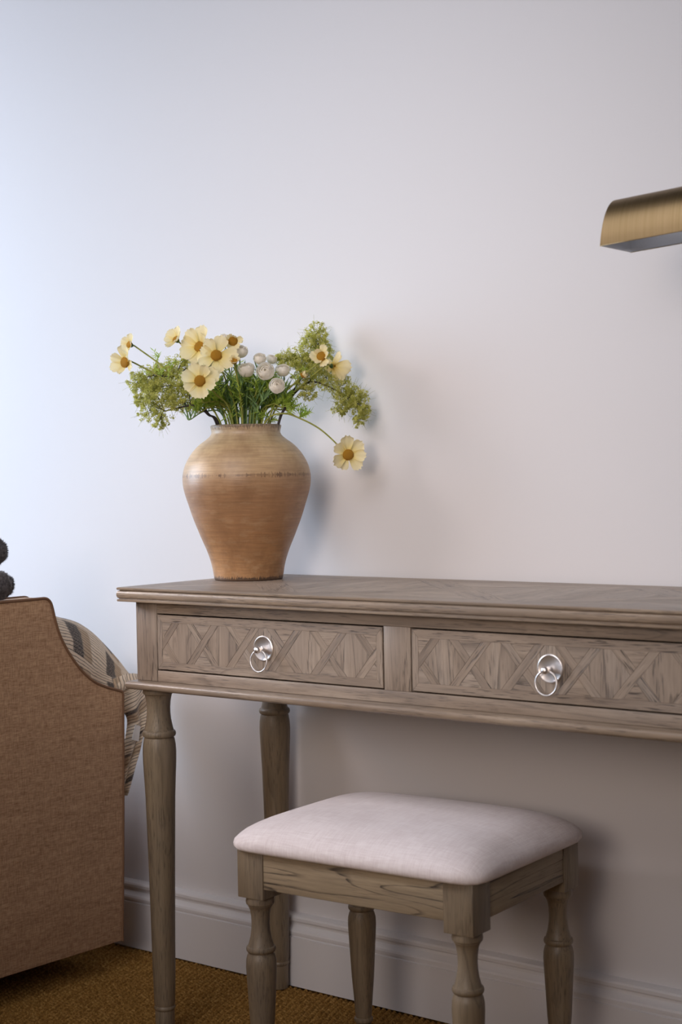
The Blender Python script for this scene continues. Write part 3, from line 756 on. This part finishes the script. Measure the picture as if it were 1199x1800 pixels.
def petal_mesh(seed, cup):
    r = random.Random(seed); nu, nv = 9, 9; vs, fs, uvs = [], [], []
    wide = r.uniform(0.54, 0.66); ph = r.uniform(0, 6); curl = r.uniform(-0.10, 0.14); notch = r.uniform(0.07, 0.13)
    for j in range(nv):
        v = j/(nv-1)
        half = wide*0.5*(0.20+0.80*math.sin(min(1, v*1.18)*R90)**1.1)*(1 if v < 0.78 else (1-((v-0.78)/0.22)**2*0.34))
        for i in range(nu):
            u = -1+2*i/(nu-1)
            y = v*(1-0.10*u*u*v)-(notch*(0.5+0.5*math.cos(u*PI*2.6+ph)) if j == nv-1 else 0)
            x = u*half
            z = 0.055*math.cos(u*PI*2.0+ph)*v*0.5+0.10*u*u*(1-v)*1.0+curl*1.6*v*v+0.05*u*v*math.sin(ph*3)-0.03*math.sin(v*PI)
            z += cup*0.10*v*u*u*2
            vs.append((x, y, z)); uvs.append((u*0.5+0.5, v))
    for j in range(nv-1):
        for i in range(nu-1): fs.append((j*nu+i, j*nu+i+1, (j+1)*nu+i+1, (j+1)*nu+i))
    me = bpy.data.meshes.new('petal'); me.from_pydata(vs, [], fs); me.update(); me.shade_smooth()
    l = me.uv_layers.new(name='UVMap')
    for q in me.loops: l.data[q.index].uv = uvs[q.vertex_index]
    me.materials.append(PETAL); return me
PETALS = [petal_mesh(s, 0.3) for s in range(5)]
def disc_mesh():
    bm = bmesh.new(); bmesh.ops.create_icosphere(bm, subdivisions=4, radius=1)
    for v in bm.verts:
        n = mnoise.noise(v.co*7)*0.10+mnoise.noise(v.co*15)*0.07
        v.co = v.co*(1+n); v.co.z *= 0.5
    me = bpy.data.meshes.new('centre'); bm.to_mesh(me); bm.free(); me.shade_smooth(); me.materials.append(DISC); return me
DM = disc_mesh()

def feather(p, d, L, vs, fs, r, wd=0.0011, n=7):
    """a finely divided leaf: a thin midrib with narrow pointed lobes"""
    d = d.normalized(); side = d.cross(Vector((r.uniform(-1, 1), r.uniform(-1, 1), r.uniform(-.5, 1)))).normalized()
    def blade(a, b, w):
        m = a+(b-a)*0.45+Vector((0, 0, r.uniform(-.1, .1)))*(b-a).length*0.3; t = (b-a).normalized(); s = t.cross(Vector((r.uniform(-1, 1), r.uniform(-1, 1), r.uniform(-1, 1)))).normalized()*w
        i = len(vs); vs.extend([tuple(a-s*.6), tuple(a+s*.6), tuple(m+s), tuple(m-s), tuple(b)]); fs.extend([(i, i+1, i+2, i+3), (i+3, i+2, i+4)])
    tip = p+d*L; blade(p, tip, wd)
    for k in range(n):
        t = 0.25+0.65*k/n; q = p+d*(L*t); sg = 1 if k % 2 else -1
        e = (d*0.75+side*sg*0.8+Vector((r.uniform(-.3, .3), r.uniform(-.3, .3), r.uniform(-.2, .3)))).normalized()
        blade(q, q+e*L*r.uniform(0.28, 0.5), wd*0.85)

def stem_curve(a, tip, tipdir, through=None):
    """from the vase mouth to the flower, arriving along tipdir"""
    base = Vector(a); pts = [tuple(base)]
    if through: pts += [tuple(q) for q in through]
    else:
        neck = Vector((base.x+(tip.x-base.x)*0.22, base.y+(tip.y-base.y)*0.22, 1.066))
        rr = Vector((neck.x-VC.x, neck.y-VC.y)); 
        if rr.length > 0.047: rr *= 0.047/rr.length; neck.x, neck.y = VC.x+rr.x, VC.y+rr.y
        pts.append(tuple(neck)); mid = neck.lerp(tip, 0.5)+Vector((0, 0, 0.012*min(1.0, (Vector((tip.x, tip.y, 0))-Vector((neck.x, neck.y, 0))).length/0.06)))
        pts.append(tuple(mid))
        pts.append(tuple(tip-tipdir*0.012))
    pts.append(tuple(tip)); return catmull(pts, 7)

COSMOS = [
    (-0.288, -0.316, 1.173, 2.9, (-0.62, -0.05, 0.75), 0.55, 'cream yellow cosmos flower with orange centre, lowest of the pair at far left'),
    (-0.310, -0.283, 1.207, 1.8, (-0.6, 0.25, 0.7), 0.8, 'small cream yellow cosmos flower, upper one of the pair at far left'),
    (-0.237, -0.239, 1.213, 2.6, (-0.5, 0.55, 0.65), 0.62, 'cream cosmos flower cupped upward, standing highest above the left green clusters'),
    (-0.198, -0.220, 1.199, 3.6, (-0.42, 0.25, 0.85), 0.35, 'large cream cosmos flower half hidden behind the centre-left bloom'),
    (-0.155, -0.225, 1.181, 3.4, (0.05, 0.12, 1), 0.3, 'large pale cream cosmos flower facing forward in front of a half hidden bloom'),
    (-0.158, -0.265, 1.135, 3.1, (-0.05, 0.05, 1), 0.22, 'wide open cream yellow cosmos flower facing forward just above the left vase rim'),
    (-0.145, -0.192, 1.209, 2.0, (0.02, -0.25, 1), 0.75, 'small cosmos flower with big orange centre at the top middle of the bouquet'),
    (-0.117, -0.220, 1.168, 1.35, (0, 0.45, 0.9), 1.15, 'tiny half closed yellow cosmos flower under the top middle bloom'),
    (-0.008, -0.109, 1.176, 2.0, (-0.35, 0.1, 0.9), 0.7, 'cream cosmos flower with orange centre turned left among the right green clusters'),
    (-0.010, -0.078, 1.161, 3.2, (0.80, 0.05, -0.55), 0.55, 'cream cosmos flower seen from behind, facing right beside the right green clusters'),
    (0.019, -0.075, 1.002, 3.0, (0.25, -0.15, 0.95), 0.35, 'cream yellow cosmos flower drooping low on a long arched stem right of the vase'),
    (-0.050, -0.116, 1.142, 1.3, (0.5, 0.5, 0.2), 1.2, 'small closed cream cosmos bud in front of the right green clusters'),
]
def cosmos(k, spec):
    x, y, z, R, nrm, cup, label = spec; r = random.Random(100+k); R = R/100
    tip = Vector((x, y, z)); n = (AC*nrm[0]+UP*nrm[1]+TW*nrm[2]).normalized()
    base = Vector((VC.x+(x-VC.x)*0.10, VC.y+(y-VC.y)*0.10, 0.86))
    o = empty('cosmos_flower', base, label, 'flower', 'cosmos flowers in the vase')
    if k == 10: pts = catmull([tuple(base), (-0.122, -0.150, 1.02), (-0.106, -0.147, 1.068), (-0.075, -0.136, 1.0775), (-0.048, -0.121, 1.067), (-0.021, -0.106, 1.050), (-0.001, -0.091, 1.028), (0.012, -0.0800, 1.009), tuple(tip-n*0.006)], 5)
    else: pts = stem_curve(base, tip-n*0.004, n)
    vs, fs = tube_vf(pts, lambda t: 0.00185-0.0006*t, 7)
    mk('stem', vs, fs, G_STEM, o, 180)
    rot = n.to_track_quat('Z', 'Y').to_matrix().to_4x4()
    # calyx
    cv, cf = lathe_vf([(0.0012, -0.006), (0.0030, -0.004), (0.0045 if R > .015 else .003, -0.0012), (0.0030, 0.0)], 12)
    T = Matrix.Translation(tip) @ rot
    mk('calyx', [tuple(T @ Vector(v)) for v in cv], cf, G_DARK, o, 60)
    npet = (8, 7, 8)[k % 3] if k in (3, 4, 5, 10) else (6 if R > 0.016 else 7)
    rd = 0.0055 if k == 9 else 0.0098 if R > 0.028 else (0.0088 if k in (6, 8) else 0.0062)
    for i in range(npet):
        a = 2*PI*i/npet+r.uniform(-.2, .2)+k; c = cup+r.uniform(-.3, .3)
        s = R*r.uniform(0.84, 1.16)
        mt = T @ Matrix.Rotation(a, 4, 'Z') @ Matrix.Translation((0, rd*0.32, -0.0005+0.0006*(i % 2))) @ Matrix.Rotation(c, 4, 'X') @ Matrix.Diagonal((s*r.uniform(1.12, 1.34), s, s, 1))
        q = link('petal', PETALS[r.randrange(5)], None, o); q.matrix_parent_inverse = Matrix.Identity(4); q.matrix_local = Matrix.Translation(-base) @ mt
    q = link('flower_centre', DM, None, o); q.matrix_local = Matrix.Translation(-base) @ T @ Matrix.Translation((0, 0, 0.0038)) @ Matrix.Diagonal((rd, rd, rd, 1))
    # feathery leaves on the lower stem
    vs, fs = [], []
    for m in range(9 if k != 10 else 5):
        t = 0.22+0.42*r.random() if k != 10 else 0.12+0.32*r.random()
        p = Vector(pts[int(t*(len(pts)-1))])
        if p.z < 1.058: p.z = 1.062
        d = Vector((r.uniform(-1, 1), r.uniform(-1, 1), r.uniform(0.1, 1.3)))
        feather(p, d, r.uniform(0.018, 0.032), vs, fs, r)
    if vs: f = mk('leaves', vs, fs, G_BRIGHT, o); f['kind'] = 'stuff'
for k, s in enumerate(COSMOS): cosmos(k, s)

BUTTON = [
    (-0.142, -0.176, 1.191, 1.35, 'white button flower beside the top middle cosmos'),
    (-0.108, -0.162, 1.176, 1.10, 'round white button flower standing highest at the centre of the bouquet'),
    (-0.111, -0.126, 1.177, 0.95, 'small pale button bud right of the highest centre button flower'),
    (-0.080, -0.179, 1.151, 1.55, 'largest white button flower with curled middle at the bouquet centre'),
    (-0.052, -0.182, 1.124, 1.35, 'lowest white button flower, nearest the right side of the vase mouth'),
    (-0.120, -0.185, 1.156, 1.45, 'white button flower left of the largest one, above the grassy leaves'),
    (-0.076, -0.137, 1.155, 1.25, 'white button flower partly behind leaves next to the right green clusters'),
    (-0.196, -0.206, 1.174, 1.15, 'white button flower peeping out between the large cream cosmos blooms'),
    (-0.186, -0.173, 1.216, 0.95, 'pale button flower just behind the top of the large cosmos blooms'),
]
def shell(r, a0, width, closed, depth):
    """one overlapping petal: a patch of a ball, tucked under its neighbour on one side, with a rim that rolls outward"""
    vs, fs = [], []; nu, nv = 9, 9
    for j in range(nv):
        v = j/(nv-1); th = PI*0.94-(PI*0.94-closed)*v
        for i in range(nu):
            u = -1+2*i/(nu-1); ph = a0+u*width*(0.40+0.60*math.sin(min(1, v*1.1)*PI*0.5)); thu = th+0.30*u*u*v**3
            q = r*(1+0.075*u*(0.4+0.6*v)+0.09*max(0, v-0.7)/0.3*(1-u*u*0.6))
            vs.append((q*math.sin(thu)*math.cos(ph), q*math.sin(thu)*math.sin(ph), q*math.cos(thu)*0.90+depth))
    for j in range(nv-1):
        for i in range(nu-1): fs.append((j*nu+i, j*nu+i+1, (j+1)*nu+i+1, (j+1)*nu+i))
    me = bpy.data.meshes.new('petal'); me.from_pydata(vs, [], fs); me.update(); me.shade_smooth(); me.materials.append(BUTM); return me
SHELLS = []
for L in range(4):
    for i in range(5 if L < 3 else 3):
        SHELLS.append(shell(1.0-0.19*L, 2*PI*i/(5 if L < 3 else 3)+L*0.75, (0.98 if L < 3 else 1.35), (1.02, 0.72, 0.50, 0.22)[L]+0.10*(i % 2), 0.055*L))
def grassy(pts, n, r, vs, fs, L=(0.03, 0.06), w=0.0011, t0=0.3, t1=0.9):
    for m in range(n):
        t = t0+(t1-t0)*r.random(); p = Vector(pts[int(t*(len(pts)-1))])
        if p.z < 1.055: p.z = 1.055+r.random()*0.01
        ll = r.uniform(*L); d = Vector((r.uniform(-.55, .55), r.uniform(-.55, .55), 1)).normalized()
        sd = d.cross(Vector((r.uniform(-1, 1), r.uniform(-1, 1), 0.1))).normalized(); b = len(vs)
        out = Vector((d.x, d.y, -0.35))
        for j in range(5):
            q = j/4; c = p+d*(ll*q)+out*(ll*0.35*q*q); ww = w*(1-q**2.5)*(0.6+0.8*math.sin(min(1, q*1.6)*PI*0.6))
            vs += [tuple(c-sd*ww), tuple(c+sd*ww)]
        for j in range(4): fs.append((b+2*j, b+2*j+1, b+2*j+3, b+2*j+2))
def button(k, spec):
    x, y, z, R, label = spec; r = random.Random(300+k); R = R/100; tip = Vector((x, y, z))
    base = Vector((VC.x+(x-VC.x)*0.15, VC.y+(y-VC.y)*0.15, 0.88))
    o = empty('button_flower', base, label, 'flower', 'white button flowers in the vase')
    n = (AC*r.uniform(-.3, .3)+UP*0.8+TW*r.uniform(.2, .8)).normalized()
    if k in (3, 4): n = (AC*(-0.15 if k == 3 else 0.1)+UP*0.35+TW).normalized()
    pts = stem_curve(base, tip-n*R*0.8, n); vs, fs = tube_vf(pts, lambda t: 0.0014-0.0004*t, 6); mk('stem', vs, fs, G_DARK, o, 180)
    T = Matrix.Translation(tip) @ n.to_track_quat('Z', 'Y').to_matrix().to_4x4() @ Matrix.Rotation(r.random()*6, 4, 'Z')
    for me in SHELLS:
        q = link('petal', me, None, o); q.matrix_local = Matrix.Translation(-base) @ T @ Matrix.Diagonal((R, R, R, 1))
    vs, fs = [], []
    grassy(pts, 26, r, vs, fs, (0.022, 0.042), t0=0.28, t1=0.66)
    f = mk('leaves', vs, fs, G_DARK, o); f['kind'] = 'stuff'
for k, s in enumerate(BUTTON): button(k, s)

# leafy filler stems in the mouth of the vase
def filler(k):
    r = random.Random(500+k); side = r.uniform(-1, 1) if 1 < k < 30 else (-1 if k == 0 else 1)
    if k >= 30: side = (1.35, -1.4, 1.1, -1.15)[k-30]
    a = side*0.042; hgt = max(0.022, 0.088-0.035*abs(side)**2)*r.uniform(0.75, 1.05)
    tip = VC+AC*(a*1.75)+TW*r.uniform(-0.03, 0.055); tip.z = 1.058+hgt
    base = Vector((VC.x+AC.x*a*0.3, VC.y+AC.y*a*0.3, 0.90))
    gr = k % 4 == 3
    o = empty('grassy_stem' if gr else 'leafy_stem', base, 'dark blue-green stem with long grassy leaves in the vase mouth' if gr else 'bright green stem with fine feathery leaves in the vase mouth', 'plant stem', 'grassy stems filling the vase mouth' if gr else 'feathery stems filling the vase mouth')
    pts = stem_curve(base, tip, Vector((side*0.3, 0, 1)).normalized()); mt = (G_BRIGHT, G_STEM, G_BRIGHT, G_DARK)[k % 4]
    vs, fs = tube_vf(pts, lambda t: 0.0017-0.0009*t, 6); mk('stem', vs, fs, mt if mt is not G_BRIGHT else G_STEM, o, 180)
    vs, fs = [], []
    if k % 4 == 3: grassy(pts, 40, r, vs, fs, (0.03, 0.065), 0.0012, 0.25, 0.8)
    else:
        for m in range(22):
            p = Vector(pts[int((0.35+0.64*r.random())*(len(pts)-1))])
            if p.z < 1.058: p.z = 1.06+r.random()*0.012
            feather(p, Vector((r.uniform(-1, 1)+side*.6*AC.x, r.uniform(-1, 1)+side*.6*AC.y, r.uniform(0.2, 1.6))), r.uniform(0.014, 0.028), vs, fs, r)
    f = mk('leaves', vs, fs, mt if mt is not G_STEM else G_BRIGHT, o); f['kind'] = 'stuff'
for k in range(34): filler(k)

LEFT = [(-0.296, -0.284, 1.139, 2.2), (-0.292, -0.256, 1.148, 2.6), (-0.281, -0.234, 1.158, 2.4), (-0.269, -0.212, 1.163, 2.6), (-0.247, -0.195, 1.168, 2.2), (-0.262, -0.194, 1.182, 1.5), (-0.219, -0.160, 1.152, 2.0), (-0.281, -0.260, 1.128, 2.2)]
LEFT2 = [(-0.266, -0.274, 1.120, 2.6), (-0.255, -0.239, 1.128, 2.8), (-0.224, -0.228, 1.129, 2.4), (-0.208, -0.215, 1.109, 1.8), (-0.265, -0.285, 1.087, 2.3), (-0.249, -0.273, 1.070, 1.8), (-0.241, -0.254, 1.094, 2.6), (-0.230, -0.233, 1.104, 2.2), (-0.281, -0.286, 1.105, 1.6)]
RIGHT = [(-0.072, -0.045, 1.225, 2.3), (-0.065, -0.039, 1.207, 2.1), (-0.075, -0.060, 1.198, 2.6), (-0.081, -0.077, 1.179, 2.4), (-0.093, -0.099, 1.176, 2.3), (-0.061, -0.062, 1.168, 2.8), (-0.057, -0.040, 1.185, 2.0), (-0.115, -0.104, 1.180, 1.1), (-0.069, -0.106, 1.158, 2.0)]
RIGHT2 = [(-0.057, -0.084, 1.144, 2.6), (-0.039, -0.057, 1.141, 2.6), (-0.055, -0.095, 1.117, 1.9), (-0.008, -0.058, 1.124, 2.4), (0.011, -0.056, 1.103, 2.6), (0.025, -0.050, 1.097, 2.4), (0.035, -0.050, 1.080, 1.9), (0.028, -0.050, 1.064, 1.5), (-0.007, -0.057, 1.089, 1.9)]
def sprig(k, clumps, trunk, label):
    r = random.Random(700+k); base = Vector((VC.x+(trunk[0][0]-VC.x)*.4, VC.y+(trunk[0][1]-VC.y)*.4, 0.90))
    o = empty('blossom_sprig', base, label, 'foliage')
    pts = catmull([tuple(base)]+trunk, 6); vs, fs = tube_vf(pts, lambda t: 0.0024-0.0012*t, 7)
    ends = [Vector(p) for p in pts[len(pts)//3:]]
    tips = []
    for c in clumps:
        cc = Vector(c[:3]); q = min(ends, key=lambda e: (e-cc).length+max(0, e.z-cc.z)*2)
        mid = q.lerp(cc, 0.5)+Vector((0, 0, 0.006))
        tube_vf(catmull([tuple(q), tuple(mid), tuple(cc)], 4), 0.0009, 5, vs, fs)
    mk('branch', vs, fs, TWIG, o, 180)
    vs, fs = [], []; tv, tf = [], []
    for c in clumps:
        cc = Vector(c[:3]); R = c[3]/100
        nsub = int(34*(R/0.024)**2)+8
        for _ in range(nsub):
            d = Vector((r.gauss(0, 1), r.gauss(0, 1), r.gauss(0, 1))).normalized(); rad = R*(0.25+0.67*r.random()**0.6)
            s0 = cc+d*rad
            tube_vf([tuple(cc+d*rad*0.2), tuple(s0)], 0.00035, 3, tv, tf)
            for _ in range(24):
                e = Vector((r.gauss(0, 1), r.gauss(0, 1), r.gauss(0, 1))).normalized()
                e = (e+d*0.5).normalized(); p = s0+e*R*r.uniform(0.10, 0.27)
                nn = (e+Vector((r.uniform(-.5, .5), r.uniform(-.5, .5), r.uniform(-.5, .5)))).normalized()
                a = nn.orthogonal().normalized(); b = nn.cross(a); sz = r.uniform(0.0013, 0.0023); i = len(vs); th = r.random()*6
                vs.append(tuple(p-nn*sz*0.5))
                for m in range(8):
                    an = th+m*PI/4; q = sz*(1.0 if m % 2 == 0 else 0.42)
                    vs.append(tuple(p+a*(q*math.cos(an))+b*(q*math.sin(an))))
                for m in range(0, 8, 2): fs.append((i, i+1+(m-1) % 8, i+1+m, i+1+(m+1) % 8))
            if r.random() < 0.5:
                p = s0+d*R*0.5; e = p+(d+Vector((r.uniform(-.5, .5), r.uniform(-.5, .5), r.uniform(-.8, .2))))*0.006
                tube_vf([tuple(s0), tuple(e)], 0.00018, 3, tv, tf)
    f = mk('blossom_clusters', vs, fs, G_MOSS, o); f['kind'] = 'stuff'
    f = mk('blossom_stalks', tv, tf, G_STEM, o); f['kind'] = 'stuff'
sprig(0, LEFT, [(-0.186, -0.186, 1.055), (-0.197, -0.203, 1.080), (-0.215, -0.215, 1.115), (-0.240, -0.222, 1.145), (-0.272, -0.240, 1.150)], 'yellow-green fluffy blossom sprig spreading far left, upper one just under the cosmos pair')
sprig(1, LEFT2, [(-0.189, -0.188, 1.055), (-0.196, -0.206, 1.079), (-0.207, -0.226, 1.095), (-0.229, -0.243, 1.092), (-0.249, -0.262, 1.086)], 'yellow-green fluffy blossom sprig drooping low on the left of the vase mouth')
sprig(2, RIGHT, [(-0.103, -0.123, 1.053), (-0.094, -0.114, 1.087), (-0.084, -0.098, 1.120), (-0.074, -0.076, 1.155), (-0.068, -0.052, 1.195)], 'yellow-green fluffy blossom sprig rising tall on the right of the bouquet')
sprig(3, RIGHT2, [(-0.098, -0.128, 1.053), (-0.086, -0.118, 1.090), (-0.074, -0.102, 1.118), (-0.052, -0.080, 1.135), (-0.010, -0.060, 1.115), (0.020, -0.052, 1.092)], 'yellow-green fluffy blossom sprig arching down to the far right over the lone drooping flower')

# ------------------------------------------------------------------ brass lamp standing at the right end of the table
def lamp():
    bx, by = 0.868, -0.262
    o = empty('brass_desk_lamp', (bx, by, H), 'brushed brass lamp with long curved trough shade and white inside, at right edge', 'lamp')
    vs, fs = lathe_vf([(0.050, H+.0002), (0.051, H+.004), (0.048, H+.010), (0.020, H+.014), (0.008, H+.020)], 48, bx, by); mk('base', vs, fs, BRASS, o, 40)
    # shade: trough with its axis along x, tipped up a little towards the right
    tilt = 0.060; x0, L = 0.682, 0.37; y0, y1 = -0.350, -0.260; zc = 1.2757; yc = (y0+y1)/2; hw = (y1-y0)/2; hh = 0.0675
    def pt(u, a, sc_=1.0, dz=0.0):
        # a from 0 (near rim) over the top to pi (far rim)
        e = 0.86
        ca, sa = math.cos(a), math.sin(a)
        yy = yc-hw*sc_*(1 if ca >= 0 else -1)*abs(ca)**e; zz = hh*sc_*abs(sa)**0.92
        lean = 0.010*(zz/hh)
        x = u*L+lean*(1-u)
        return (x0+x*math.cos(tilt)-zz*math.sin(tilt), yy, zc+x*math.sin(tilt)+zz*math.cos(tilt)+dz)
    n, m = 28, 12
    def trough(name, sc_, mat, flip, u0=0.0, u1=1.0):
        vs = [pt(u0+(u1-u0)*j/m, PI*i/n, sc_) for j in range(m+1) for i in range(n+1)]; fs = []
        for j in range(m):
            for i in range(n):
                q = (j*(n+1)+i, (j+1)*(n+1)+i, (j+1)*(n+1)+i+1, j*(n+1)+i+1); fs.append(q if not flip else q[::-1])
        for j in (0, m):
            q = tuple(j*(n+1)+i for i in range(n+1)); fs.append(q if (j == 0) != flip else q[::-1])
        return mk(name, vs, fs, mat, o, 40)
    sh = trough('shade', 1.0, BRASS, False)
    trough('shade_lining', 0.982, LININGM, True, 0.003, 0.997)
    # rolled rim closing shade and lining
    for a in (0, PI):
        v2, f2 = tube_vf([pt(t/6, a, 0.991) for t in range(7)], 0.0007, 6); mk('rim', v2, f2, BRASS, sh, 180)
    topz = pt(0.5, R90)[2]; tx = pt(0.5, R90)[0]
    v2, f2 = tube_vf([(bx, by, H+.015), (bx, by, topz+0.10)], 0.0065, 16); mk('pole', v2, f2, BRASS, o, 60)
    v2, f2 = tube_vf(catmull([(bx, by, topz+0.075), (bx, by-0.02, topz+0.073), (tx, yc, topz+0.045), (tx, yc, topz-0.001)], 6), 0.005, 14); mk('arm', v2, f2, BRASS, o, 60)
    vs, fs = lathe_vf([(0.0075, topz+.060), (0.011, topz+.064), (0.011, topz+.086), (0.0075, topz+.090)], 24, bx, by); mk('knuckle', vs, fs, BRASS, o, 40)
lamp()
